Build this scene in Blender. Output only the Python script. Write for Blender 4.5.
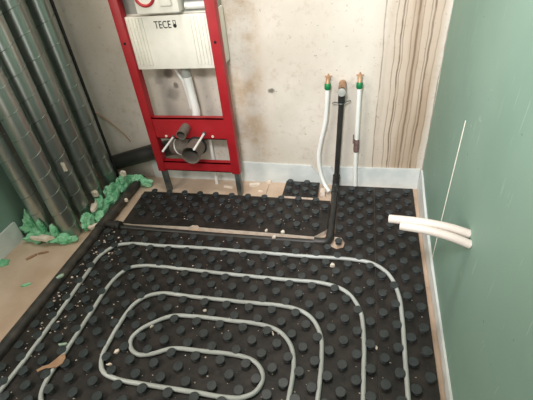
import bpy, bmesh, math, random
from mathutils import Vector, Matrix, noise
random.seed(4)
for o in list(bpy.data.objects): bpy.data.objects.remove(o)
scene = bpy.context.scene
COL = scene.collection
def lin(c):
    return tuple(((v/255)/12.92 if v/255 <= .04045 else ((v/255+.055)/1.055)**2.4) for v in c) + (1.0,)

# ------------------------------------------------------------------ camera
cd = bpy.data.cameras.new('camera'); cam = bpy.data.objects.new('camera', cd); COL.objects.link(cam)
cd.sensor_width = 36; cd.lens = 26.169; cd.clip_start = .02
R3 = Matrix(((0.975639, -0.055172, 0.212332), (0.201948, 0.603984, -0.770987), (-0.085709, 0.795084, 0.600412)))
cam.matrix_world = Matrix.Translation((0, 0, 1.3876)) @ R3.to_4x4()
scene.camera = cam
# ------------------------------------------------------------------ world and light
w = bpy.data.worlds.new('world'); scene.world = w; w.use_nodes = True
w.node_tree.nodes['Background'].inputs[0].default_value = (.96, .95, .92, 1)
w.node_tree.nodes['Background'].inputs[1].default_value = 1.6
def lamp(name, typ, loc, target, energy, col, **kw):
    l = bpy.data.lights.new(name, typ); l.energy = energy; l.color = col
    for k, v in kw.items(): setattr(l, k, v)
    o = bpy.data.objects.new(name, l); COL.objects.link(o); o.location = loc
    o.rotation_euler = (Vector(target)-Vector(loc)).to_track_quat('-Z', 'Y').to_euler()
    return o
lamp('added_spot', 'SPOT', (-.22, -.10, 2.0), (.06, 1.97, .60), 195, (.98, .985, 1.0), spot_size=math.radians(68), spot_blend=1.0, shadow_soft_size=.15)  # unseen spot, added; its cone lets the back wall darken toward the left
lamp('added_fill', 'AREA', (-1.98, -.10, 1.55), (.6, 1.0, .9), 33, (1.0, .91, .80), shape='RECTANGLE', size=1.25, size_y=1.25)  # fill light added to brighten the right wall and left floor
lamp('ceiling_lamp', 'AREA', (-.50, 1.25, 2.55), (-.50, 1.25, 0), 17, (1.0, .95, .88), shape='DISK', size=.4)
scene.view_settings.view_transform = 'Standard'; scene.view_settings.look = 'None'
scene.view_settings.gamma = 1; scene.view_settings.use_curve_mapping = False
scene.view_settings.exposure = 0.0

# ------------------------------------------------------------------ materials
def base_mat(name, rough=.6, metal=0, spec=.5):
    m = bpy.data.materials.new(name); m.use_nodes = True
    b = m.node_tree.nodes['Principled BSDF']
    b.inputs['Roughness'].default_value = rough; b.inputs['Metallic'].default_value = metal
    b.inputs['Specular IOR Level'].default_value = spec
    return m, m.node_tree.nodes, m.node_tree.links, b
def mat(name, c1, c2=None, scale=8, rough=.6, metal=0, bump=0, bscale=None, spec=.5, stretch=(1, 1, 1), lo=.35, hi=.65, coat=0):
    m, N, L, b = base_mat(name, rough, metal, spec)
    tc = N.new('ShaderNodeTexCoord'); mp = N.new('ShaderNodeMapping'); mp.inputs['Scale'].default_value = stretch
    L.new(tc.outputs['Object'], mp.inputs[0])
    n = N.new('ShaderNodeTexNoise'); n.inputs['Scale'].default_value = scale; n.inputs['Detail'].default_value = 6
    L.new(mp.outputs[0], n.inputs['Vector'])
    r = N.new('ShaderNodeValToRGB'); r.color_ramp.elements[0].position = lo; r.color_ramp.elements[1].position = hi
    r.color_ramp.elements[0].color = lin(c1); r.color_ramp.elements[1].color = lin(c2 or tuple(min(255, v*1.08) for v in c1))
    L.new(n.outputs['Fac'], r.inputs[0]); L.new(r.outputs[0], b.inputs['Base Color'])
    if bump:
        n2 = N.new('ShaderNodeTexNoise'); n2.inputs['Scale'].default_value = bscale or scale*4; n2.inputs['Detail'].default_value = 4
        L.new(mp.outputs[0], n2.inputs['Vector'])
        bp = N.new('ShaderNodeBump'); bp.inputs['Strength'].default_value = bump; bp.inputs['Distance'].default_value = .004
        L.new(n2.outputs['Fac'], bp.inputs['Height']); L.new(bp.outputs[0], b.inputs['Normal'])
    if coat: b.inputs['Coat Weight'].default_value = coat
    return m
def mnode(N, L, op, a, b2=None, c=None, clamp=False):
    n = N.new('ShaderNodeMath'); n.operation = op; n.use_clamp = clamp
    for i, v in enumerate((a, b2, c)):
        if v is None: continue
        if isinstance(v, (int, float)): n.inputs[i].default_value = v
        else: L.new(v, n.inputs[i])
    return n.outputs[0]
def smooth(N, L, v, lo, hi):
    n = N.new('ShaderNodeMapRange'); n.interpolation_type = 'SMOOTHSTEP'
    L.new(v, n.inputs[0]); n.inputs[1].default_value = lo; n.inputs[2].default_value = hi
    return n.outputs[0]
def mix(N, L, fac, a, b2):
    n = N.new('ShaderNodeMix'); n.data_type = 'RGBA'
    L.new(fac, n.inputs[0])
    for s, v in ((n.inputs[6], a), (n.inputs[7], b2)):
        if isinstance(v, tuple): s.default_value = v
        else: L.new(v, s)
    return n.outputs[2]
def noise_n(N, L, vec, scale, detail=5, rough=.55, dist=0):
    n = N.new('ShaderNodeTexNoise'); n.inputs['Scale'].default_value = scale; n.inputs['Detail'].default_value = detail
    n.inputs['Roughness'].default_value = rough; n.inputs['Distortion'].default_value = dist
    L.new(vec, n.inputs['Vector']); return n.outputs['Fac']

def wall_concrete():
    m, N, L, b = base_mat('bare_concrete_wall', .8, 0, .25)
    tc = N.new('ShaderNodeTexCoord'); P = tc.outputs['Object']
    sx = N.new('ShaderNodeSeparateXYZ'); L.new(P, sx.inputs[0]); X, Y, Z = sx.outputs
    base = mix(N, L, smooth(N, L, noise_n(N, L, P, 2.2), .3, .7), lin((202, 193, 181)), lin((221, 213, 203)))
    base = mix(N, L, mnode(N, L, 'MULTIPLY', smooth(N, L, noise_n(N, L, P, 24, 6, .7), .52, .75), .35), base, lin((160, 136, 112)))
    # small pits
    pit = mnode(N, L, 'MULTIPLY', smooth(N, L, noise_n(N, L, P, 70, 2), .68, .76), .55)
    base = mix(N, L, pit, base, lin((130, 112, 94)))
    # vertical drips of brown water towards the right corner
    xw = mnode(N, L, 'ADD', X, mnode(N, L, 'MULTIPLY', noise_n(N, L, P, 2.6, 3), .05))
    cmb = N.new('ShaderNodeCombineXYZ'); L.new(xw, cmb.inputs[0]); cmb.inputs[1].default_value = .37
    L.new(mnode(N, L, 'MULTIPLY', Z, .045), cmb.inputs[2])
    wob = mnode(N, L, 'MULTIPLY', mnode(N, L, 'SUBTRACT', noise_n(N, L, P, 4.5, 4), .5), .03)
    brk = smooth(N, L, noise_n(N, L, P, 6, 3), .30, .52)
    line = None
    for k, (lx, lw, ls) in enumerate(((.098, .0035, .7), (.150, .0030, .55), (.176, .0042, .95), (.187, .0030, .6), (.222, .0030, .5), (.243, .0055, .8), (.262, .0030, .5), (.292, .0030, .6), (.306, .0048, .9), (.338, .0030, .45), (.375, .0030, .8))):
        xk = mnode(N, L, 'ADD', X, mnode(N, L, 'MULTIPLY', wob, .7+.12*(k % 5)))
        d = mnode(N, L, 'SUBTRACT', 1, smooth(N, L, mnode(N, L, 'ABSOLUTE', mnode(N, L, 'SUBTRACT', xk, lx+.012)), lw*.35, lw*1.35))
        d = mnode(N, L, 'MULTIPLY', d, ls)
        line = d if line is None else mnode(N, L, 'MAXIMUM', line, d)
    line = mnode(N, L, 'MULTIPLY', line, mnode(N, L, 'ADD', .45, mnode(N, L, 'MULTIPLY', brk, .55)))
    broad = smooth(N, L, noise_n(N, L, cmb.outputs[0], 15, 2, .5), .52, .66)
    inx = mnode(N, L, 'MULTIPLY', smooth(N, L, xw, .05, .26), mnode(N, L, 'SUBTRACT', 1, smooth(N, L, xw, .37, .41)))
    base = mix(N, L, mnode(N, L, 'MULTIPLY', inx, .55), base, lin((186, 158, 132)))
    base = mix(N, L, mnode(N, L, 'MULTIPLY', mnode(N, L, 'MULTIPLY', broad, inx), .40), base, lin((150, 122, 94)))
    base = mix(N, L, mnode(N, L, 'MULTIPLY', line, .8), base, lin((96, 74, 56)))
    # yellowish damp patch beside the red frame
    yel = mnode(N, L, 'MULTIPLY', smooth(N, L, X, -.78, -.62), mnode(N, L, 'SUBTRACT', 1, smooth(N, L, X, -.56, -.46)))
    yel = mnode(N, L, 'MULTIPLY', yel, smooth(N, L, noise_n(N, L, P, 7, 5, .65), .38, .66))
    base = mix(N, L, mnode(N, L, 'MULTIPLY', yel, .65), base, lin((176, 144, 106)))
    # dark round marks
    for cx, cz, r, s in ((-.453, .593, .021, .8), (-1.03, .70, .035, .7), (-1.0, .63, .022, .75), (-1.03, .58, .05, .45), (-1.10, .66, .03, .3)):
        d = N.new('ShaderNodeVectorMath'); d.operation = 'DISTANCE'
        ad = N.new('ShaderNodeVectorMath'); ad.operation = 'ADD'; L.new(P, ad.inputs[0])
        nv = N.new('ShaderNodeTexNoise'); nv.inputs['Scale'].default_value = 30; L.new(P, nv.inputs['Vector'])
        sc = N.new('ShaderNodeVectorMath'); sc.operation = 'MULTIPLY_ADD'; L.new(nv.outputs['Color'], sc.inputs[0])
        sc.inputs[1].default_value = (.03, 0, .03); sc.inputs[2].default_value = (-.015, 0, -.015); L.new(sc.outputs[0], ad.inputs[1])
        L.new(ad.outputs[0], d.inputs[0]); d.inputs[1].default_value = (cx, 1.98, cz)
        f = mnode(N, L, 'MULTIPLY', mnode(N, L, 'SUBTRACT', 1, smooth(N, L, d.outputs['Value'], r*.45, r*1.1)), s)
        base = mix(N, L, f, base, lin((84, 74, 66)))
    L.new(base, b.inputs['Base Color'])
    bp = N.new('ShaderNodeBump'); bp.inputs['Strength'].default_value = .35; bp.inputs['Distance'].default_value = .003
    L.new(noise_n(N, L, P, 55, 8, .65), bp.inputs['Height']); L.new(bp.outputs[0], b.inputs['Normal'])
    return m
def green_board():
    m, N, L, b = base_mat('green_plasterboard', .62, 0, .3)
    tc = N.new('ShaderNodeTexCoord'); P = tc.outputs['Object']
    base = mix(N, L, smooth(N, L, noise_n(N, L, P, 1.8), .3, .7), lin((122, 151, 138)), lin((134, 162, 148)))
    mp = N.new('ShaderNodeMapping'); mp.inputs['Rotation'].default_value = (.7, 0, 0); mp.inputs['Scale'].default_value = (1, 9, .9); L.new(P, mp.inputs[0])
    scr = smooth(N, L, noise_n(N, L, mp.outputs[0], 9, 2, .4), .70, .74)
    base = mix(N, L, mnode(N, L, 'MULTIPLY', scr, .28), base, lin((178, 200, 182)))
    sp = smooth(N, L, noise_n(N, L, P, 14, 5, .7), .66, .74)
    base = mix(N, L, mnode(N, L, 'MULTIPLY', sp, .45), base, lin((186, 206, 182)))
    dk = smooth(N, L, noise_n(N, L, P, 38, 2), .74, .77)
    base = mix(N, L, mnode(N, L, 'MULTIPLY', dk, .7), base, lin((60, 80, 72)))
    L.new(base, b.inputs['Base Color'])
    bp = N.new('ShaderNodeBump'); bp.inputs['Strength'].default_value = .12; bp.inputs['Distance'].default_value = .002
    L.new(noise_n(N, L, P, 160, 3), bp.inputs['Height']); L.new(bp.outputs[0], b.inputs['Normal'])
    return m
M = {}
M['wall'] = wall_concrete(); M['green'] = green_board()
M['gypsum'] = mat('white_gypsum_core', (226, 220, 204), (240, 236, 224), 40, .8)
M['floor'] = mat('beige_insulation_board', (188, 162, 140), (208, 186, 166), 5, .8, bump=.25, bscale=60)
M['slab'] = mat('grey_screed', (120, 112, 102), (140, 130, 118), 9, .9)
M['ceil'] = mat('ceiling_plaster', (208, 202, 192), None, 4, .9)
M['strip'] = mat('white_foam_strip', (204, 210, 210), (222, 226, 225), 12, .45, bump=.15, bscale=30)
M['eps'] = mat('pale_foam_core', (222, 202, 186), (238, 224, 210), 30, .8, bump=.3, bscale=160)
M['film'] = mat('black_knobbed_film', (26, 24, 23), (50, 44, 41), 20, .5, bump=.5, bscale=45, spec=.4)
M['knob'] = mat('black_knob_plastic', (44, 49, 51), (60, 66, 68), 30, .38, bump=.08, bscale=90, spec=.5)
M['pex'] = mat('milky_grey_plastic_pipe', (170, 173, 170), (186, 190, 188), 10, .33, spec=.5)
M['red'] = mat('red_powder_coat', (156, 24, 33), (168, 31, 40), 10, .42, spec=.45)
M['steel'] = mat('dull_zinc_steel', (92, 100, 100), (128, 134, 132), 16, .42, metal=.75)
M['galv'] = mat('galvanised_duct_steel', (164, 172, 168), (190, 196, 192), 5, .30, metal=.9, stretch=(1, 1, .25), bump=.06, bscale=20)
M['galv_dark'] = mat('dark_duct_collar', (40, 46, 46), (60, 66, 64), 8, .5, metal=.6)
M['seam'] = mat('bright_duct_seam', (120, 130, 124), (150, 158, 150), 12, .42, metal=.85)
M['cover'] = mat('white_polystyrene_cover', (226, 222, 210), (236, 232, 221), 14, .55)
M['tank'] = mat('grey_plastic_tank', (150, 152, 146), (164, 166, 160), 8, .5)
M['ink'] = mat('black_print', (22, 22, 26), None, 5, .6)
M['ringred'] = mat('red_plastic', (170, 40, 44), None, 5, .45)
M['pvcgrey'] = mat('grey_drain_plastic', (104, 96, 88), (122, 113, 104), 14, .38)
M['pvcdark'] = mat('charcoal_drain_plastic', (36, 36, 36), (58, 55, 51), 12, .42, lo=.4, hi=.75)
M['pvcdust'] = mat('dusty_charcoal_plastic', (42, 40, 38), (86, 79, 70), 16, .6, lo=.42, hi=.78)
M['hole'] = mat('dark_inside', (14, 13, 13), None, 5, .8)
M['rubber'] = mat('black_rubber', (24, 24, 24), (32, 32, 32), 10, .6)
M['whitepipe'] = mat('white_plastic_pipe', (232, 232, 228), (240, 240, 237), 8, .4)
M['copper'] = mat('brass_copper', (168, 128, 96), (196, 160, 128), 20, .5, metal=.35)
M['greencap'] = mat('green_plastic_fitting', (10, 112, 62), (20, 132, 76), 12, .4)
M['tape'] = mat('brown_tape', (96, 72, 70), (130, 104, 98), 60, .75, bump=.5)
M['foam'] = mat('green_foam', (104, 184, 136), (170, 226, 190), 22, .75, bump=.8, bscale=60)
M['scrap'] = mat('torn_white_paper', (222, 206, 188), (238, 226, 212), 30, .8, bump=.4)
M['chip'] = mat('pale_debris', (204, 184, 168), (232, 220, 210), 50, .85)
M['rust'] = mat('brown_scrap', (150, 116, 90), (172, 138, 110), 30, .8)
M['mint'] = mat('mint_scrap', (150, 176, 156), (172, 194, 174), 30, .8)
M['wire'] = mat('orange_wire', (160, 116, 66), None, 10, .5)
M['conduit'] = mat('cream_white_conduit', (206, 194, 186), (216, 206, 198), 10, .5)

# ------------------------------------------------------------------ geometry helpers
def add(name, bm, m, parent=None, smooth_=False):
    me = bpy.data.meshes.new(name); bmesh.ops.recalc_face_normals(bm, faces=bm.faces[:]); bm.to_mesh(me); bm.free()
    if m is not None: me.materials.append(M[m])
    if smooth_:
        for pl in me.polygons: pl.use_smooth = True
    o = bpy.data.objects.new(name, me); COL.objects.link(o)
    if parent is not None:
        o.parent = parent
        o.matrix_parent_inverse = Matrix.Translation(parent.location).inverted()
    return o
def auto(o, ang=35):
    me = o.data
    for pl in me.polygons: pl.use_smooth = True
    bm = bmesh.new(); bm.from_mesh(me)
    for e in bm.edges:
        if len(e.link_faces) != 2 or e.calc_face_angle(0) > math.radians(ang): e.smooth = False
    bm.to_mesh(me); bm.free(); return o
def tag(o, label, cat=None, group=None, kind=None):
    if label: o['label'] = label
    if cat: o['category'] = cat
    if group: o['group'] = group
    if kind: o['kind'] = kind
    return o
def thing(name, loc, label, cat, group=None):
    o = bpy.data.objects.new(name, None); COL.objects.link(o); o.location = loc; o.empty_display_size = .05
    return tag(o, label, cat, group)
def box(bm, x0, x1, y0, y1, z0, z1, bev=0):
    r = bmesh.ops.create_cube(bm, size=1); vs = r['verts']
    for v in vs:
        v.co = Vector(((x0+x1)/2+v.co.x*(x1-x0), (y0+y1)/2+v.co.y*(y1-y0), (z0+z1)/2+v.co.z*(z1-z0)))
    if bev:
        es = list({e for v in vs for e in v.link_edges})
        bmesh.ops.bevel(bm, geom=es, offset=bev, segments=2, affect='EDGES', profile=.6)
def boxo(name, m, parent, *a, bev=0):
    bm = bmesh.new(); box(bm, *a, bev=bev); return auto(add(name, bm, m, parent))
def prism(bm, poly, z0, z1):
    n = len(poly)
    a = [bm.verts.new((x, y, z0)) for x, y in poly]; b = [bm.verts.new((x, y, z1)) for x, y in poly]
    bm.faces.new(a[::-1]); bm.faces.new(b)
    for i in range(n): bm.faces.new((a[i], a[(i+1) % n], b[(i+1) % n], b[i]))
def catmull(P, n=8):
    P = [Vector(p) for p in P]; out = []
    Q = [P[0]*2-P[1]]+P+[P[-1]*2-P[-2]]
    for k in range(1, len(Q)-2):
        p0, p1, p2, p3 = Q[k-1:k+3]
        t0 = 0; t1 = t0+max((p1-p0).length, 1e-5)**.5; t2 = t1+max((p2-p1).length, 1e-5)**.5; t3 = t2+max((p3-p2).length, 1e-5)**.5
        for s in range(n):
            t = t1+(t2-t1)*s/n
            a1 = p0*((t1-t)/(t1-t0))+p1*((t-t0)/(t1-t0)); a2 = p1*((t2-t)/(t2-t1))+p2*((t-t1)/(t2-t1)); a3 = p2*((t3-t)/(t3-t2))+p3*((t-t2)/(t3-t2))
            b1 = a1*((t2-t)/(t2-t0))+a2*((t-t0)/(t2-t0)); b2 = a2*((t3-t)/(t3-t1))+a3*((t-t1)/(t3-t1))
            out.append(b1*((t2-t)/(t2-t1))+b2*((t-t1)/(t2-t1)))
    out.append(P[-1]); return out
def tube(bm, pts, r, seg=12, cap=True, inner=None):
    """sweep a circle along pts; r number or list; inner: hollow wall radius at the open ends"""
    pts = [Vector(p) for p in pts]; n = len(pts)
    rs = r if isinstance(r, (list, tuple)) else [r]*n
    t = (pts[1]-pts[0]).normalized()
    u = t.orthogonal().normalized()
    rings = []
    for i in range(n):
        tt = (pts[min(i+1, n-1)]-pts[max(i-1, 0)]).normalized()
        if tt.length > 0:
            q = t.rotation_difference(tt); u = (q @ u).normalized(); t = tt
        v = t.cross(u)
        rings.append([bm.verts.new(pts[i]+(u*math.cos(a)+v*math.sin(a))*rs[i]) for a in [2*math.pi*k/seg for k in range(seg)]])
    for a, b in zip(rings, rings[1:]):
        for k in range(seg): bm.faces.new((a[k], a[(k+1) % seg], b[(k+1) % seg], b[k]))
    if cap: bm.faces.new(rings[0][::-1]); bm.faces.new(rings[-1])
    return rings
def tubeo(name, m, parent, pts, r, seg=14, cap=True):
    bm = bmesh.new(); tube(bm, pts, r, seg, cap); return auto(add(name, bm, m, parent), 50)
def pipe_open(name, m, parent, a, b, r, depth=.06, wall=.003, seg=24, lip=0):
    """straight pipe from a to b, open and hollow at b"""
    a = Vector(a); b = Vector(b); d = (b-a).normalized()
    pts = [a]; rs = [r]
    if lip:
        pts += [b-d*lip, b-d*lip]; rs += [r, r*1.1]; R = r*1.1
    else: R = r
    pts += [b, b, b-d*depth]; rs += [R, R-wall, R-wall]
    bm = bmesh.new(); ring = []
    u = d.orthogonal().normalized(); v = d.cross(u)
    for p, q in zip(pts, rs): ring.append([bm.verts.new(p+(u*math.cos(2*math.pi*k/seg)+v*math.sin(2*math.pi*k/seg))*q) for k in range(seg)])
    for x, y in zip(ring, ring[1:]):
        for k in range(seg): bm.faces.new((x[k], x[(k+1) % seg], y[(k+1) % seg], y[k]))
    bm.faces.new(ring[0][::-1]); bm.faces.new(ring[-1])
    return auto(add(name, bm, m, parent), 50)
def torus(bm, c, axis, R, r, seg=24, s2=8):
    c = Vector(c); d = Vector(axis).normalized(); u = d.orthogonal().normalized(); v = d.cross(u)
    ring = []
    for k in range(seg):
        a = 2*math.pi*k/seg; e = u*math.cos(a)+v*math.sin(a)
        ring.append([bm.verts.new(c+e*(R+r*math.cos(b))+d*r*math.sin(b)) for b in [2*math.pi*j/s2 for j in range(s2)]])
    for k in range(seg):
        for j in range(s2): bm.faces.new((ring[k][j], ring[k][(j+1) % s2], ring[(k+1) % seg][(j+1) % s2], ring[(k+1) % seg][j]))
def blob(name, m, parent, c, rad, amp=.35, fr=22, sub=4, seed=0, zmin=.001):
    bm = bmesh.new(); bmesh.ops.create_icosphere(bm, subdivisions=sub, radius=1)
    for v in bm.verts:
        d = v.co.normalized(); p = Vector((c[0]+d.x*rad[0], c[1]+d.y*rad[1], c[2]+d.z*rad[2]))
        k = noise.noise(p*fr+Vector((seed, 0, 0)))+.5*abs(noise.noise(p*fr*2.7+Vector((0, seed, 3))))+.3*noise.noise(p*fr*6)
        v.co = Vector(c)+Vector((d.x*rad[0], d.y*rad[1], d.z*rad[2]))*(1+amp*k)
        v.co.z = max(v.co.z, zmin)
    o = add(name, bm, m, parent); return auto(o, 25)
def flake(name, m, c, size, seed, thick=.003, aspect=1.0, rot=0, n=9, parent=None, tilt=0):
    """torn flat scrap: jagged outline with real thickness and a slight warp, lying at c"""
    rnd = random.Random(seed); bm = bmesh.new(); top = []; bot = []
    for k in range(n):
        a = 2*math.pi*k/n; r = size*(.62+.5*rnd.random())
        x = math.cos(a)*r; y = math.sin(a)*r*aspect
        x, y = x*math.cos(rot)-y*math.sin(rot), x*math.sin(rot)+y*math.cos(rot)
        z = thick*(1+rnd.random()*.8)+max(0, tilt*x)
        top.append(bm.verts.new((c[0]+x, c[1]+y, c[2]+z))); bot.append(bm.verts.new((c[0]+x*1.02, c[1]+y*1.02, c[2]+max(0, tilt*x))))
    ct = bm.verts.new((c[0], c[1], c[2]+thick*2.0)); cb = bm.verts.new((c[0], c[1], c[2]))
    for k in range(n):
        j = (k+1) % n
        bm.faces.new((top[k], top[j], ct)); bm.faces.new((bot[j], bot[k], cb)); bm.faces.new((bot[k], bot[j], top[j], top[k]))
    return add(name, bm, m, parent)

# ================================================================== THE ROOM
YB = 1.98                                           # back wall
def xw(y): return .388-.018*(YB-y)                  # right wall (runs slightly inwards towards the camera)
XL = -1.825                                         # left wall
bm = bmesh.new(); box(bm, XL-.1, .55, YB, YB+.12, -.05, 2.62)
tag(add('wall_back', bm, 'wall'), 'bare stained concrete wall behind the red frame', kind='structure')
bm = bmesh.new(); WY0, WY1, WZ0, WZ1 = -.75, .55, .90, 2.20
box(bm, XL-.1, XL, -1.3, WY0, -.05, 2.62); box(bm, XL-.1, XL, WY1, YB, -.05, 2.62)
box(bm, XL-.1, XL, WY0, WY1, -.05, WZ0); box(bm, XL-.1, XL, WY0, WY1, WZ1, 2.62)
tag(add('wall_left', bm, 'green'), 'green plasterboard wall behind the metal ducts', kind='structure')
bm = bmesh.new(); prism(bm, [(xw(-1.3)+.0125, -1.3), (xw(-1.3)+.11, -1.3), (xw(YB)+.11, YB), (xw(YB)+.0125, YB)], -.05, 2.62)
wr = tag(add('wall_right', bm, 'gypsum'), 'green plasterboard wall with an open white joint', kind='structure')
def board(name, y0, y1, z0, z1):
    bm = bmesh.new(); prism(bm, [(xw(y0), y0), (xw(y0)+.0125, y0), (xw(y1)+.0125, y1), (xw(y1), y1)], z0, z1)
    return add(name, bm, 'green', wr)
bm = bmesh.new()
for a_ in ((WY0, WY0+.05, WZ0, WZ1), (WY1-.05, WY1, WZ0, WZ1), (WY0, WY1, WZ0, WZ0+.05), (WY0, WY1, WZ1-.05, WZ1)): box(bm, XL-.07, XL-.02, *a_)  # unseen window, added as the opening for the fill light
tag(add('added_window', bm, 'ceil'), 'unseen white window frame added in the left wall for the fill light', kind='structure')
SJ = 1.352
board('panel', -1.3, SJ-.0022, -.05, 2.62); board('panel', SJ+.0022, YB, -.05, 2.62)
board('joint_filler', SJ-.0022, SJ+.0022, .735, 2.62)
bm = bmesh.new(); tube(bm, [(xw(SJ)+.001, SJ, .0), (xw(SJ)+.001, SJ, .735)], .0034, 6)
tag(add('joint_bead', bm, 'gypsum', wr), 'white open plasterboard joint')
bm = bmesh.new()
box(bm, XL-.1, -.60, -1.42, -1.3, -.05, 2.62); box(bm, .22, .55, -1.42, -1.3, -.05, 2.62); box(bm, -.60, .22, -1.42, -1.3, 2.08, 2.62)  # unseen doorway gap, added so the ducts reflect a bright upright streak
tag(add('wall_front', bm, 'ceil'), 'plastered wall behind the viewer with a doorway added for the duct streaks', kind='structure')
bm = bmesh.new(); box(bm, XL-.1, .55, -1.3, YB, 2.62, 2.70)
tag(add('ceiling', bm, 'ceil'), 'plain pale ceiling', kind='structure')
bm = bmesh.new(); box(bm, XL-.1, .55, -1.3, YB, -.12, -.03)
fl = tag(add('floor', bm, 'slab'), 'room floor covered with beige insulation boards', kind='structure')
xs = [XL, -1.40, -.506, .12, xw(YB)]
ys = [-1.3, -.2, .62, 1.22, YB]
for i in range(4):
    for j in range(4):
        g = .0012
        if i == 0 and j == 3: continue
        if i == 0 and j == 2: ys_ = (ys[2], YB)
        else: ys_ = (ys[j], ys[j+1])
        bm = bmesh.new(); box(bm, xs[i]+g, xs[i+1]-g, ys_[0]+g, ys_[1]-g, -.03, 0)
        add('panel', bm, 'floor', fl)

# ------------------------------------------------------------------ foam edge strips along the wall foot
def strip_back(poly):
    bm = bmesh.new()
    a = [bm.verts.new((x, YB-.012, z)) for x, z in poly]; b = [bm.verts.new((x, YB-.0005, z)) for x, z in poly]
    bm.faces.new(a); bm.faces.new(b[::-1]); n = len(poly)
    for k in range(n): bm.faces.new((a[k], b[k], b[(k+1) % n], a[(k+1) % n]))
    return bm
tag(add('edge_strip', strip_back([(-1.30, 0), (-.15, 0), (-.185, .05), (-.245, .132), (-.70, .141), (-1.30, .13)]), 'strip'),
    'white foam edge strip along the concrete wall from frame to curved white pipe', 'edge strip', 'foam edge strips')
tag(add('edge_strip', strip_back([(-.146, 0), (.374, 0), (.374, .134), (-.03, .130), (-.105, .128), (-.115, .095), (-.125, .128), (-.19, .133), (-.178, .048)]), 'strip'),
    'white foam edge strip behind the black drain pipe, reaching the right corner', 'edge strip', 'foam edge strips')
bm = bmesh.new()
prof = [(-1.0, .048), (.4, .05), (.9, .05), (1.3, .058), (1.55, .075), (1.75, .10), (1.9, .128), (1.967, .134)]
A = []
for y, h in prof:
    x = xw(y); lean = .004+.004*math.sin(y*5)
    A.append([bm.verts.new(c) for c in ((x-.011-lean, y, .001), (x-.001, y, .001), (x-.001, y, h), (x-.009-lean*.6, y, h))])
for p, q in zip(A, A[1:]):
    for k in range(4): bm.faces.new((p[k], p[(k+1) % 4], q[(k+1) % 4], q[k]))
bm.faces.new(A[0]); bm.faces.new(A[-1][::-1])
tag(auto(add('edge_strip', bm, 'strip')), 'grey white foam edge strip along the foot of the right green wall', 'edge strip', 'foam edge strips')
# upright board at the foot of the left wall
bm = bmesh.new(); box(bm, XL+.001, XL+.016, -1.0, 1.30, 0, .122, .001)
tag(add('skirting_board', bm, 'strip'), 'pale grey upright board at the foot of the left green wall', 'board')

# ================================================================== HEATING MATS
X0, Y0, PT = -.44754, 1.12757, .05
ZT = .030                                            # film level, knob tops at .050
def knob_mesh():
    bm = bmesh.new(); seg = 14
    pr = [(.0160, -.001), (.0125, .003), (.0125, .010), (.0178, .0150), (.0190, .0172), (.0185, .0192), (.0172, .0200)]
    R = [[bm.verts.new((r*math.cos(2*math.pi*k/seg), r*math.sin(2*math.pi*k/seg), z)) for k in range(seg)] for r, z in pr]
    for a, b in zip(R, R[1:]):
        for k in range(seg): bm.faces.new((a[k], a[(k+1) % seg], b[(k+1) % seg], b[k]))
    bm.faces.new(R[-1])
    for k in range(seg):
        bm.edges.get((R[-1][k], R[-1][(k+1) % seg])).smooth = False
    bmesh.ops.recalc_face_normals(bm, faces=bm.faces[:])
    me = bpy.data.meshes.new('knob'); bm.to_mesh(me); bm.free(); me.materials.append(M['knob'])
    for p in me.polygons: p.use_smooth = True
    return me
KM = knob_mesh()
def knob_at(parent, x, y, z=ZT):
    o = bpy.data.objects.new('knob', KM); COL.objects.link(o); o.parent = parent
    o.matrix_parent_inverse = Matrix.Translation(parent.location).inverted()
    o.location = (x, y, z); o.rotation_euler = (random.uniform(-.02, .02), random.uniform(-.02, .02), random.random()*6)
def knob_field(parent, pts):
    V = []; Fc = []
    for x, y in pts:
        b = len(V); V += [(v.co.x+x, v.co.y+y, v.co.z+ZT) for v in KM.vertices]; Fc += [tuple(b+i for i in p.vertices) for p in KM.polygons]
    me = bpy.data.meshes.new('knob_field'); me.from_pydata(V, [], Fc); me.materials.append(M['knob'])
    for p in me.polygons: p.use_smooth = True
    o = bpy.data.objects.new('knob_field', me); COL.objects.link(o); o.parent = parent
    o.matrix_parent_inverse = Matrix.Translation(parent.location).inverted(); o['kind'] = 'stuff'
def sheet(poly, loc, label):
    t = thing('heating_mat', loc, label, 'heating mat', 'black knobbed heating mats')
    bm = bmesh.new(); prism(bm, poly, .0005, ZT-.0025); add('foam_base', bm, 'eps', t)['label'] = 'pale foam core seen at the cut edges'
    bm = bmesh.new(); prism(bm, poly, ZT-.0025, ZT); add('film', bm, 'film', t)
    return t
def warp(i, j):
    t = max(0, (-4-i)/11.0)
    return X0+PT*i, Y0-PT*j-.012*min(t, 1.2)
def inframe(x, y):
    q = R3.transposed() @ (Vector((x, y, .04))-Vector((0, 0, 1.3876)))
    u = 266.5+387.44*q.x/-q.z; v = 200-387.44*q.y/-q.z
    return -14 < u < 547 and v < 414
def fill(t, cells):
    out = []
    for x, y in cells:
        if inframe(x, y): knob_at(t, x, y)
        else: out.append((x, y))
    if out: knob_field(t, out)
SEAM = X0+PT*11.5
main = sheet([(-1.335, -.5), (SEAM-.0008, -.5), (SEAM-.0008, 1.925), (-.073, 1.925), (-.070, 1.475), (-.035, 1.468), (-.018, 1.435), (-.024, 1.40), (-.055, 1.385), (-.085, 1.400), (-.13, 1.403), (-.17, 1.414), (-.7, 1.41), (-1.335, 1.395)],
             (-.6, .6, 0), 'largest black knobbed heating mat, carrying the spiral of grey pipe')
fill(main, [warp(i, j) for i in range(-17, 12) for j in range(-15, 33) if (i+j) % 2 == 0 and (j >= -5 or i >= 8)])
right = sheet([(SEAM+.0008, -.5), (.315, -.5), (.329, .7), (.336, 1.4), (.343, 1.925), (SEAM+.0008, 1.925)], (.23, .8, 0), 'narrow black knobbed heating mat along the right green wall')
fill(right, [(X0+PT*i, Y0-PT*j) for i in range(12, 16) for j in range(-15, 33) if (i+j) % 2 == 0])
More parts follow.
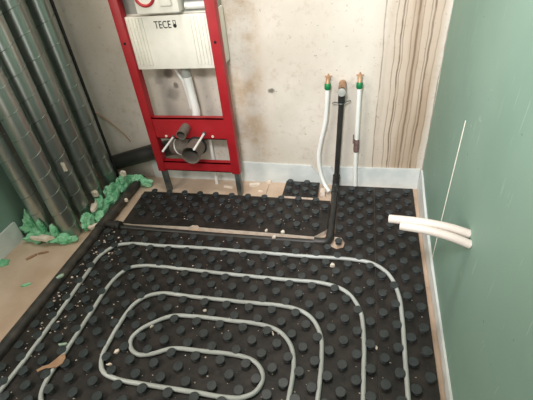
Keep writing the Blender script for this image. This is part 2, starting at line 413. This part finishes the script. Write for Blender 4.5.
back = sheet([(-1.262, 1.458), (-1.195, 1.455), (-.86, 1.468), (-.845, 1.482), (-.815, 1.484), (-.80, 1.470), (-.35, 1.467), (-.175, 1.464), (-.121, 1.515), (-.1135, 1.53), (-.1135, 1.768), (-.65, 1.775), (-1.272, 1.762)],
             (-.7, 1.62, 0), 'black knobbed heating mat strip between the red frame and the pipe groove')
cells = []
for k in range(5):
    for n in range(-17, 8):
        if (n+k) % 2 == 0: continue
        x = X0+PT*(n+.08+.11*k); y = Y0+PT*(12.5-1.1*k)
        if -1.25 < x < -.138: cells.append((x, y))
fill(back, cells)
off = sheet([(-.397, 1.795), (-.188, 1.79), (-.19, 1.945), (-.395, 1.948)], (-.29, 1.87, 0), 'small black knobbed mat offcut beside the white strip')
fill(off, [(X0+PT*i, y) for i, y in ((1.65, 1.852), (3.62, 1.850), (2.62, 1.810), (2.6, 1.900), (1.62, 1.925), (3.66, 1.922), (4.62, 1.812), (4.62, 1.897))])

# ------------------------------------------------------------------ the spiral heating pipe (one length)
path = [(13.4, 30), (13.42, 20), (13.43, 12), (13.45, 6), (13.47, 2.4), (13.32, -.2), (12.6, -2.3), (11.25, -3.45), (9.2, -3.75), (5, -3.65), (0, -3.6), (-6, -3.55), (-10.5, -3.35), (-13.4, -3.3), (-14.9, -2.8), (-15.85, -1.2), (-15.85, 1.2), (-15.7, 5.5), (-15.65, 10),
        (-15.65, 15), (-14.8, 16.3), (-13.6, 16.5), (-4, 16.5), (5.6, 16.5), (6.9, 15.9), (7.5, 14.6), (7.5, 10), (7.5, 6.9), (7.22, 4.7), (6.25, 3.15), (4.7, 2.47), (0, 2.45), (-4.5, 2.5), (-7.2, 2.5), (-8.4, 2.95), (-9.25, 3.95), (-9.55, 5.5), (-9.58, 7.6), (-9.45, 9.1), (-8.75, 10.2), (-7.4, 10.6),
        (-4.9, 10.65), (-1, 10.6), (1.0, 10.6), (2.2, 10.45), (3.1, 9.95), (3.45, 9.2), (3.38, 8.5), (2.8, 7.8), (1.7, 7.42), (-1.9, 7.45), (-4.1, 7.6), (-5.6, 8.3), (-6.6, 8.5), (-7.45, 8.1), (-7.85, 7.3), (-7.55, 6.45), (-6.6, 5.5), (-5.3, 4.7), (-3.4, 4.47), (0, 4.43), (2.3, 4.43), (3.95, 4.85), (5.0, 5.85), (5.5, 7.3), (5.55, 10),
        (5.5, 12), (4.9, 13.1), (3.7, 13.5), (-4, 13.5), (-10.6, 13.5), (-12.1, 13.0), (-12.65, 11.9), (-12.72, 9), (-12.75, 5.5), (-12.8, 2.6), (-12.5, 1.0), (-11.8, -.05), (-10.4, -.5), (-6, -.55), (-2, -.5), (3, -.5), (7.2, -.5), (9.05, .2), (10.15, 1.85), (10.5, 4.2), (10.52, 8), (10.5, 14), (10.5, 30)]
zc = ZT+.0092
hp = tubeo('heating_pipe', 'pex', None, catmull([(X0+PT*i, Y0-PT*j, zc) for i, j in path], 7), .0088, 12)
tag(hp, 'milky grey heating pipe laid in a spiral on the black mats', 'pipe')

# ================================================================== DRAIN PIPES ON THE FLOOR
t = thing('drain_pipe', (-1.37, 1.2, 0), 'charcoal floor drain pipe running along the left edge of the mats', 'pipe')
tubeo('pipe', 'pvcdust', t, [(-1.369, -.9, .029), (-1.369, .5, .029), (-1.369, 1.40, .029)], .0265, 20)
tubeo('tee', 'pvcdust', t, [(-1.369, 1.395, .030), (-1.369, 1.41, .030), (-1.369, 1.411, .031), (-1.369, 1.545, .031), (-1.369, 1.546, .030), (-1.369, 1.56, .030)], [.031, .031, .029, .029, .031, .031], 20)
tubeo('pipe', 'pvcdust', t, [(-1.369, 1.55, .029), (-1.368, 1.75, .029), (-1.362, 1.86, .032), (-1.35, 1.90, .05)], .0265, 20)
tubeo('branch', 'pvcdust', t, [(-1.369, 1.44, .030), (-1.30, 1.436, .028), (-1.30, 1.436, .028), (-1.262, 1.434, .026)], [.022, .022, .027, .027], 18)
bm = bmesh.new(); torus(bm, (-1.285, 1.435, .027), (1, 0, 0), .026, .0035); auto(add('seal_ring', bm, 'rubber', t))
t = thing('drain_pipe', (-.1, 1.435, 0), 'black drain pipe with capped wall outlet, lying in the mat groove', 'pipe')
tubeo('pipe', 'pvcdark', t, [(-1.262, 1.434, .017), (-.7, 1.431, .0155), (-.15, 1.434, .017)], .0148, 18)
tubeo('elbow', 'pvcdark', t, catmull([(-.17, 1.438, .020), (-.135, 1.438, .020), (-.105, 1.446, .021), (-.094, 1.475, .022), (-.093, 1.50, .022)], 5), .0215, 18)
tubeo('pipe', 'pvcdark', t, [(-.093, 1.49, .022), (-.093, 1.70, .023), (-.094, 1.86, .026)], .0185, 18)
tubeo('elbow', 'pvcdark', t, catmull([(-.094, 1.845, .026), (-.094, 1.89, .027), (-.092, 1.918, .045), (-.0905, 1.925, .085), (-.090, 1.925, .10)], 5), .0215, 18)
tubeo('riser', 'pvcdark', t, [(-.090, 1.925, .09), (-.0745, 1.925, .585)], .0148, 18)
tubeo('elbow', 'pvcdark', t, catmull([(-.0752, 1.925, .56), (-.0742, 1.925, .595), (-.0735, 1.922, .615), (-.0735, 1.905, .622), (-.0735, 1.885, .624)], 5), .0185, 18)
bm = bmesh.new(); tube(bm, [(-.0735, 1.887, .624), (-.0735, 1.878, .6243), (-.0735, 1.876, .6244)], [.0205, .0205, .018], 20)
tag(auto(add('end_plug', bm, 'tank', t), 40), 'pale grey round end plug')
tubeo('wall_sleeve', 'rust', t, [(-.0735, 1.92, .632), (-.0735, YB-.003, .635)], .0195, 18)
bm = bmesh.new(); torus(bm, (-.0748, 1.925, .552), (0, 0, 1), .0175, .003); auto(add('clamp_ring', bm, 'steel', t))
tubeo('clamp_arm', 'steel', t, catmull([(-.060, 1.925, .552), (-.045, 1.935, .556), (-.03, 1.95, .552)], 4), .003, 8)
tubeo('clamp_arm', 'steel', t, catmull([(-.090, 1.925, .552), (-.108, 1.935, .550), (-.122, 1.95, .538)], 4), .003, 8)

# ================================================================== WATER PIPES ON THE BACK WALL
def fitting(t, x, z):
    for k in range(5):
        a = math.radians(90+72*k)
        bm = bmesh.new(); tube(bm, [(x+math.cos(a)*.010, YB-.004, z+.014+math.sin(a)*.010), (x+math.cos(a)*.019, YB-.004, z+.014+math.sin(a)*.017)], [.0045, .0035], 8)
        auto(add('flange_ear', bm, 'copper', t))
    tubeo('brass_elbow', 'copper', t, catmull([(x, YB-.001, z+.014), (x, YB-.02, z+.014), (x, YB-.04, z+.009), (x, YB-.048, z-.008)], 5), .0108, 14)
    tubeo('green_collar', 'greencap', t, [(x, YB-.048, z-.002), (x, YB-.048, z-.006), (x, YB-.048, z-.030), (x, YB-.048, z-.034)], [.013, .0165, .0165, .014], 8)
t = thing('water_pipe', (-.136, 1.93, 0), 'curved white water pipe left of the black drain riser', 'pipe', 'white water pipes on the concrete wall')
fitting(t, -.147, .655)
tubeo('pipe', 'whitepipe', t, catmull([(-.147, YB-.048, .64), (-.150, YB-.048, .55), (-.158, YB-.046, .44), (-.182, YB-.044, .32), (-.194, YB-.045, .235), (-.190, YB-.05, .15), (-.174, YB-.062, .085), (-.150, YB-.085, .04), (-.127, YB-.115, .022)], 7), .0122, 14)
t = thing('water_pipe', (.012, 1.93, 0), 'straight white water pipe wrapped with brown tape', 'pipe', 'white water pipes on the concrete wall')
fitting(t, .011, .660)
tubeo('pipe', 'whitepipe', t, catmull([(.011, YB-.048, .645), (.012, YB-.048, .5), (.013, YB-.046, .3), (.014, YB-.048, .15), (.020, YB-.055, .035)], 7), .0122, 14)
tubeo('tape_wrap', 'tape', t, [(.0125, YB-.0465, .338), (.0125, YB-.0465, .325), (.013, YB-.0465, .300), (.013, YB-.0465, .275), (.0132, YB-.0465, .26)], [.0135, .0155, .0145, .0157, .0140], 14)
bm = bmesh.new(); box(bm, -.008, -.001, YB-.062, YB-.058, .318, .372, .001); add('tape_tail', bm, 'tape', t)

# ================================================================== RED MOUNTING FRAME
FY = 1.80
t = thing('toilet_mounting_frame', (-.9, 1.825, 0), 'red steel toilet mounting frame with white cistern cover against the concrete wall', 'frame')
LX0, LX1, RX0, RX1 = -1.155, -1.107, -.686, -.638
for x0, x1 in ((LX0, LX1), (RX0, RX1)):
    p = boxo('post', 'red', t, x0, x1, FY, FY+.048, .163, 1.17, bev=.003)
    boxo('foot', 'steel', t, x0+.009, x1-.009, FY+.010, FY+.040, .0, .19, bev=.002)
for x, z in ((-1.131, .912), (-.662, .905)):
    bm = bmesh.new(); tube(bm, [(x, FY-.0012, z), (x, FY+.004, z)], .007, 14); add('bolt_hole', bm, 'hole', t)
bm = bmesh.new()
box(bm, LX1, RX0, FY+.006, FY+.012, .385, .512); box(bm, LX1, RX0, FY+.006, FY+.04, .506, .512); box(bm, LX1, RX0, FY+.006, FY+.04, .385, .391)
auto(add('crossbar', bm, 'red', t))
bm = bmesh.new()
box(bm, LX1, RX0, FY+.004, FY+.010, .170, .232); box(bm, LX1, RX0, FY+.004, FY+.04, .226, .232); box(bm, LX1, RX0, FY+.004, FY+.04, .170, .176)
auto(add('crossbar', bm, 'red', t))
boxo('crossbar', 'red', t, LX1, RX0, FY+.004, FY+.04, 1.125, 1.17, bev=.002)
boxo('cistern', 'tank', t, -1.135, -.658, FY+.052, FY+.150, .80, 1.165, bev=.012)
# polystyrene cover with vertical ribs and the printed name
cv = boxo('cistern_cover', 'cover', t, LX1+.001, RX0-.001, FY+.016, FY+.05, .778, 1.028, bev=.004)
boxo('cover_back', 'cover', t, -1.14, -.652, FY+.0505, FY+.156, .778, 1.035, bev=.006)
for side in (0, 1):
    for k in range(5):
        x = (-1.094+.0175*k) if side == 0 else (-.779+.0175*k)
        bm = bmesh.new(); box(bm, x, x+.009, FY+.0105, FY+.017, .80, 1.022, .002); auto(add('rib', bm, 'cover', cv))
fc = bpy.data.curves.new('lettering', 'FONT'); fc.body = 'TECE'; fc.size = .0475; fc.extrude = .0008; fc.space_character = 1.06; fc.offset = .0
fo = bpy.data.objects.new('lettering_curve', fc); COL.objects.link(fo)
fo.location = (-.9585, FY+.0152, .9725); fo.rotation_euler = (math.radians(90), 0, 0); fo.scale = (.76, 1, 1)
bpy.context.view_layer.update()
me = bpy.data.meshes.new_from_object(fo.evaluated_get(bpy.context.evaluated_depsgraph_get())); me.transform(fo.matrix_world)
bpy.data.objects.remove(fo); me.materials.clear(); me.materials.append(M['ink'])
lo = bpy.data.objects.new('lettering', me); COL.objects.link(lo); lo.parent = cv; lo.matrix_parent_inverse = Matrix.Translation(t.location).inverted() @ Matrix.Identity(4)
lo.matrix_parent_inverse = cv.matrix_world.inverted()
lo['label'] = 'black TECE lettering'
bm = bmesh.new()
for sx in (-1, 1): box(bm, -.8535+sx*.0058-.0011, -.8535+sx*.0058+.0011, FY+.0144, FY+.0165, .989, 1.006)
box(bm, -.8604, -.8466, FY+.0144, FY+.0165, 1.004, 1.0062)
tube(bm, [(-.8535, FY+.0144, .9815), (-.8535, FY+.0165, .9815)], .0088, 16)
mk = add('logo_mark', bm, 'ink', cv); mk['label'] = 'small black bulb mark after the lettering'
sb = boxo('service_box', 'cover', t, -1.014, -.800, FY-.018, FY+.052, 1.043, 1.165, bev=.010)
bm = bmesh.new(); torus(bm, (-.957, FY-.020, 1.125), (0, 1, 0), .047, .007, 32, 8)
rr = auto(add('valve_ring', bm, 'ringred', sb)); rr['label'] = 'red ring on the service box'
boxo('inner_tray', 'cover', sb, -.885, -.83, FY-.030, FY-.017, 1.075, 1.16, bev=.005)
tubeo('supply_pipe', 'whitepipe', t, [(-.79, FY+.035, 1.062), (-.69, FY+.035, 1.062)], .016, 14)
# flush pipe behind the frame
tubeo('flush_pipe', 'whitepipe', t, catmull([(-.880, FY+.085, .80), (-.878, FY+.085, .70), (-.872, FY+.085, .58), (-.872, FY+.085, .50), (-.885, FY+.075, .46), (-.905, FY+.045, .455), (-.91, FY+.013, .455)], 6), .0225, 18)
tubeo('flush_collar', 'tank', t, [(-.880, FY+.085, .79), (-.880, FY+.085, .745), (-.880, FY+.085, .744), (-.880, FY+.085, .715)], [.027, .027, .025, .025], 18)
tubeo('supply_hose', 'whitepipe', t, catmull([(-.955, FY+.11, .80), (-.945, FY+.115, .73), (-.925, FY+.12, .68), (-.915, FY+.12, .62), (-.91, FY+.12, .52)], 6), .0085, 12)
tubeo('supply_hose', 'whitepipe', t, [(-.842, FY+.13, .40), (-.842, FY+.13, .20), (-.848, FY+.128, .0)], .0105, 12)
# flush connector stub and drain outlet
pipe_open('flush_connector', 'pvcgrey', t, (-.913, FY+.012, .457), (-.913, FY-.072, .449), .0275, depth=.07, wall=.003)
pipe_open('drain_outlet', 'pvcgrey', t, (-.868, FY+.05, .345), (-.868, FY-.105, .345), .048, depth=.12, wall=.004, lip=.022)
bm = bmesh.new(); torus(bm, (-.868, FY+.005, .345), (0, 1, 0), .050, .0075, 28, 8); auto(add('drain_clamp', bm, 'rubber', t))
tubeo('drain_bend', 'pvcgrey', t, catmull([(-.868, FY+.02, .345), (-.875, FY+.045, .343), (-.90, FY+.062, .335), (-.95, FY+.066, .320), (-1.0, FY+.072, .303), (-1.05, FY+.086, .286)], 6), .0505, 24)
bm = bmesh.new(); torus(bm, (-1.012, FY+.075, .299), (-1, .2, -.33), .0508, .004, 28, 8); tag(auto(add('seal_ring', bm, 'whitepipe', t)), 'thin white seal ring')
for x, z, n in ((-1.003, .397, 0), (-.811, .424, 1)):
    tubeo('threaded_rod', 'whitepipe', t, [(x, FY+.02, z), (x, FY-.145-.018*n, z-.006)], .0062, 10)
    bm = bmesh.new(); tube(bm, [(x, FY-.004, z), (x, FY+.008, z)], .012, 6); add('rod_nut', bm, 'steel', t)
for x, z in ((-1.045, .402), (-.765, .405)):
    bm = bmesh.new(); tube(bm, [(x, FY+.003, z), (x, FY+.008, z)], .0075, 12); add('cap_screw', bm, 'scrap', t)
# soil pipe from the bend down to the corner behind the ducts
t = thing('soil_pipe', (-1.3, 1.905, 0), 'thick charcoal soil pipe sloping behind the red frame towards the ducts', 'pipe')
tubeo('pipe', 'pvcdark', t, catmull([(-1.052, 1.887, .286), (-1.075, 1.897, .277), (-1.12, 1.907, .262), (-1.35, 1.907, .195), (-1.62, 1.907, .112)], 4), .049, 24)
tubeo('socket', 'pvcdark', t, [(-1.19, 1.907, .242), (-1.19, 1.907, .242), (-1.25, 1.907, .224), (-1.25, 1.907, .224)], [.05, .055, .055, .05], 24)
tubeo('socket', 'pvcdark', t, [(-1.46, 1.905, .163), (-1.46, 1.905, .163), (-1.53, 1.905, .142), (-1.53, 1.905, .142)], [.05, .056, .056, .05], 24)
bm = bmesh.new(); tube(bm, catmull([(-1.62, 1.972, .47), (-1.557, 1.974, .447), (-1.48, 1.974, .372), (-1.425, 1.974, .305), (-1.405, 1.974, .262)], 6), .0025, 6)
tag(auto(add('loose_wire', bm, 'wire')), 'thin orange wire bowed against the shaded concrete wall', 'wire')

# ================================================================== SPIRAL DUCTS
def duct(x, y, label, phase=0, r=.0515, coupling=False, sticker=False):
    t = thing('ventilation_duct', (x, y, 0), label, 'duct', 'spiral ventilation ducts by the left wall')
    tubeo('body', 'galv', t, [(x, y, .004), (x, y, 2.6)], r, 40)
    pts = []; pitch = .112; n = int(2.45/pitch*28)
    for k in range(n):
        a = 2*math.pi*k/28+phase; pts.append((x+math.cos(a)*(r+.0006), y+math.sin(a)*(r+.0006), .05+pitch*k/28))
    bm = bmesh.new(); tube(bm, pts, .0019, 5, True); add('seam', bm, 'seam', t, True)
    if coupling:
        tubeo('coupling', 'galv_dark', t, [(x, y, 1.125), (x, y, 1.125), (x, y, 1.135), (x, y, 1.135)], [r, r+.004, r+.004, r], 40)
        tubeo('sleeve', 'galv', t, [(x, y, 1.135), (x, y, 1.30)], r+.002, 40)
    if sticker:
        bm = bmesh.new(); a0 = math.atan2(-y, -x)+sticker[0]; V = []
        for i in range(4):
            for j in range(5):
                a = a0+(i-1.5)*.12; z = sticker[1]+(j-2)*.0135
                V.append([bm.verts.new((x+math.cos(a)*(r+q), y+math.sin(a)*(r+q), z+.004*math.sin(i*2.1))) for q in (.0005, .003)])
        for i in range(3):
            for j in range(4):
                A = V[i*5+j]; Bq = V[(i+1)*5+j]; Cq = V[(i+1)*5+j+1]; D = V[i*5+j+1]
                bm.faces.new((A[1], Bq[1], Cq[1], D[1])); bm.faces.new((D[0], Cq[0], Bq[0], A[0]))
        s = add('sticker', bm, 'scrap', t); s['label'] = 'torn white paper patch'
    return t
duct(-1.530, 1.800, 'galvanised spiral duct nearest the concrete wall, with a dark joint ring', .3, coupling=True)
duct(-1.540, 1.645, 'galvanised spiral duct second from the concrete wall in the front row', 1.4)
duct(-1.540, 1.500, 'galvanised spiral duct with a torn white paper patch', 2.9, sticker=(.25, .385))
duct(-1.537, 1.365, 'galvanised spiral duct of the front row farthest from the concrete wall', 4.1)
duct(-1.690, 1.375, 'shaded rear-row spiral duct beside the green left wall', 5.0)
duct(-1.692, 1.520, 'rear-row spiral duct glimpsed between the front ducts and the left wall', .9)
bm = bmesh.new(); tube(bm, catmull([(-1.499, 1.858, .02), (-1.501, 1.86, .6), (-1.501, 1.86, 1.2), (-1.501, 1.86, 2.6)], 4), .0085, 10)  # thin black upright tube along the duct's right edge
tag(auto(add('black_stripe', bm, 'rubber')), 'black cable running up beside the duct nearest the concrete wall', 'stripe')

# ------------------------------------------------------------------ green foam and torn paper at the duct feet
def foam(parts, label):
    t = thing('green_foam', (parts[0][0][0], parts[0][0][1], 0), label, 'foam', 'green foam lumps at the duct feet')
    for k, (c, r) in enumerate(parts): blob('foam_lump', 'foam', t, c, r, .8, 34, 4, k*7.3+c[0]*5)
foam([((-1.765, 1.345, .05), (.03, .045, .085)), ((-1.70, 1.295, .03), (.06, .035, .03)), ((-1.61, 1.295, .022), (.07, .03, .025)), ((-1.665, 1.312, .055), (.022, .02, .05)), ((-1.585, 1.305, .05), (.02, .02, .04)), ((-1.52, 1.30, .022), (.05, .025, .022))],
     'ragged green foam in front of the ducts beside the left wall')
foam([((-1.468, 1.435, .035), (.022, .045, .045)), ((-1.458, 1.57, .04), (.028, .05, .055)), ((-1.432, 1.50, .022), (.026, .045, .03))], 'green foam between the ducts and the floor drain tee')
foam([((-1.452, 1.71, .05), (.026, .06, .065)), ((-1.43, 1.79, .055), (.028, .045, .065)), ((-1.428, 1.65, .03), (.026, .045, .04))], 'green foam at the foot of the duct nearest the concrete wall')
foam([((-1.385, 1.855, .045), (.06, .025, .03)), ((-1.31, 1.86, .035), (.045, .025, .025))], 'green foam lying under the thick soil pipe')
def paper(c, s, seed, label, cat='scrap', m='scrap', thick=.006, aspect=.4, rot=0, tilt=0, grp='torn paper scraps at the duct feet', name='paper_scrap'):
    return tag(flake(name, m, c, s, seed, thick, aspect, rot, 11, None, tilt), label, cat, grp)
paper((-1.635, 1.262, .045), .075, 1, 'long torn white paper lying on the foam by the left wall', rot=.05, thick=.012, aspect=.28)
paper((-1.452, 1.510, .085), .055, 2, 'torn white paper on the foam beside the drain tee', rot=1.9, thick=.010, aspect=.33)
paper((-1.475, 1.585, .115), .022, 3, 'small white paper wad between two ducts', thick=.02, aspect=.8)
paper((-1.40, 1.79, .125), .024, 4, 'white paper wad on the foam under the soil pipe', thick=.02, aspect=.6, rot=.8)
paper((-1.412, 1.40, .03), .03, 5, 'small white paper beside the drain pipe and foremost duct', thick=.01, aspect=.5, rot=.6)
paper((-1.328, 1.64, .04), .012, 6, 'small white crumb on the drain pipe above the tee', thick=.012, aspect=.8)
# on the boards behind the mats
G2 = 'scraps on the beige boards behind the mats'
paper((-.60, 1.925, 0), .045, 11, 'torn white paper on the beige board beside the right red post', rot=.2, thick=.008, grp=G2)
paper((-.545, 1.86, 0), .018, 12, 'small pale scrap on the beige board near the mat edge', thick=.006, grp=G2)
paper((-.76, 1.89, 0), .04, 13, 'flat pale scrap on the board between the red posts', rot=-.2, thick=.006, grp=G2, aspect=.35)
paper((-.51, 1.955, 0), .016, 14, 'tiny white crumb at the foot of the white strip', thick=.012, grp=G2, aspect=.6)
tag(boxo('foam_block', 'chip', None, -.178, -.148, 1.835, 1.872, 0, .045, bev=.003), 'small beige foam block beside the black drain pipe', 'block')
# on the left boards
G3 = 'scraps on the beige floor by the left wall'
paper((-1.80, 1.10, 0), .055, 21, 'dusty green scrap on the beige floor at the photo edge', m='foam', rot=.3, aspect=.5, grp=G3, name='foam_scrap', thick=.008)
paper((-1.545, .985, 0), .025, 22, 'small green flake on the beige floor by the drain pipe', m='foam', rot=.5, aspect=.35, grp=G3, name='foam_scrap')
paper((-1.66, 1.16, 0), .032, 23, 'curled brown scrap in the middle of the beige floor', m='rust', rot=.9, aspect=.3, grp=G3, name='brown_scrap')
paper((-1.61, 1.20, 0), .03, 24, 'thin brown scrap near the foam on the beige floor', m='rust', rot=.4, aspect=.18, grp=G3, name='brown_scrap')
paper((-1.352, 1.02, .05), .022, 25, 'pale mint scrap lying on the edge of the drain pipe', m='mint', rot=.8, aspect=.4, grp=G3, name='mint_scrap')

# ------------------------------------------------------------------ debris on the black mats
bm = bmesh.new()
out = [(-1.160, .583), (-1.150, .577), (-1.128, .596), (-1.107, .600), (-1.085, .607), (-1.071, .625), (-1.073, .648), (-1.087, .664), (-1.103, .655), (-1.112, .632), (-1.124, .612), (-1.145, .600)]
prism(bm, [(x*.9838, y*.9838) for x, y in out], ZT+.0205, ZT+.0235)
tag(add('brown_scrap', bm, 'rust'), 'spoon-shaped brown scrap on the mat between two grey pipe runs', 'scrap', 'scraps on the heating mats')
G4 = 'scraps on the heating mats'
def chip(px, py, s, label, m='scrap', rot=0, asp=.6, th=.005, z=ZT):
    tag(flake('debris_chip', m, (px, py, z), s, int(px*1000) & 255, th, asp, rot, 8), label, 'chip', G4)
chip(-1.121, .699, .026, 'long mint-coloured chip between the two left pipe runs', 'mint', .3, .28)
chip(-.876, .704, .014, 'white chip inside the left bend of the pipe spiral', rot=.8)
chip(-.875, .649, .015, 'ragged white chip just below another in the left pipe bend', rot=.2, asp=.4)
chip(-.469, .914, .010, 'small pinkish white chip above the second inner pipe run', rot=1.2)
chip(-.274, .876, .011, 'white chip just inside the right bend of an inner pipe', rot=2.1, asp=.4)
chip(-.784, .834, .010, 'pale sliver inside the left end of the inner loop', rot=1.0, asp=.35)
chip(-.586, .943, .009, 'pale chip between the top two inner pipe runs', rot=.4)
chip(-.066, 1.268, .012, 'white crumb between the two outer pipe runs near the drain elbow', rot=.4, asp=.8, th=.01)
chip(-.337, 1.474, .012, 'white chip on the groove edge right of the mat strip middle', rot=.2, th=.008)
chip(-.425, 1.476, .010, 'white chip on the groove edge left of its neighbour', rot=.9, th=.008)
chip(-.372, 1.55, .012, 'white crumb on the back mat strip above the groove', rot=.4, th=.01)
chip(-.372, 1.425, .013, 'white chip lying in the pipe groove', rot=.7, th=.008, z=.036)
chip(.125, .872, .010, 'white chip between the two right-hand pipe runs', rot=2.0, asp=.45)
rnd = random.Random(9); V = []; Fc = []
def crumb(x, y, s):
    a = rnd.random()*6; b = len(V); h = s*rnd.uniform(.3, .8); el = rnd.uniform(.35, 1)
    for k in range(4):
        q = a+k*math.pi/2+rnd.uniform(-.4, .4); dx = math.cos(q)*s; dy = math.sin(q)*s*el
        V.append((x+dx, y+dy, ZT+.0002))
    V.append((x+rnd.uniform(-.3, .3)*s, y, ZT+h+.0005)); Fc.extend([(b, b+1, b+4), (b+1, b+2, b+4), (b+2, b+3, b+4), (b+3, b, b+4), (b+3, b+2, b+1, b)])
for k in range(480):
    u = rnd.random(); x = -1.32+1.64*(u**1.55); y = rnd.uniform(.2, 1.38)
    crumb(x, y, rnd.choice((.0016, .002, .0026, .0034, .0045)) * (1.25 if x < -.9 else 1))
for k in range(60): crumb(rnd.uniform(-1.2, -.15), rnd.uniform(1.5, 1.75), rnd.choice((.002, .003, .004)))
for k in range(75): crumb(rnd.uniform(-1.32, -1.15), rnd.uniform(.75, 1.35), rnd.choice((.003, .004, .006, .008)))
me = bpy.data.meshes.new('debris'); me.from_pydata(V, [], Fc); me.materials.append(M['chip'])
o = bpy.data.objects.new('construction_debris', me); COL.objects.link(o)
tag(o, 'fine pale building debris sprinkled over the black mats', 'debris', kind='stuff')

# ================================================================== CONDUITS OUT OF THE RIGHT WALL
def conduit(pts, label):
    t = thing('conduit', pts[0], label, 'pipe', 'cream conduits sticking out of the green wall')
    P = catmull(pts, 6); r = .0142; d = (P[-1]-P[-2]).normalized()
    bm = bmesh.new(); n = len(P)
    tube(bm, P+[P[-1]+d*.0005, P[-1]-d*.03], [r]*n+[r-.0035, r-.0035], 20)
    auto(add('pipe', bm, 'conduit', t), 50)
    return t
conduit([(.3705, 1.003, .517), (.31, 1.012, .530), (.22, 1.03, .531), (.129, 1.05, .520)], 'longer upper cream conduit sticking out of the right green wall')
conduit([(.3698, .970, .503), (.31, .982, .519), (.24, 1.0, .524), (.163, 1.02, .518)], 'shorter lower cream conduit sticking out of the right green wall')
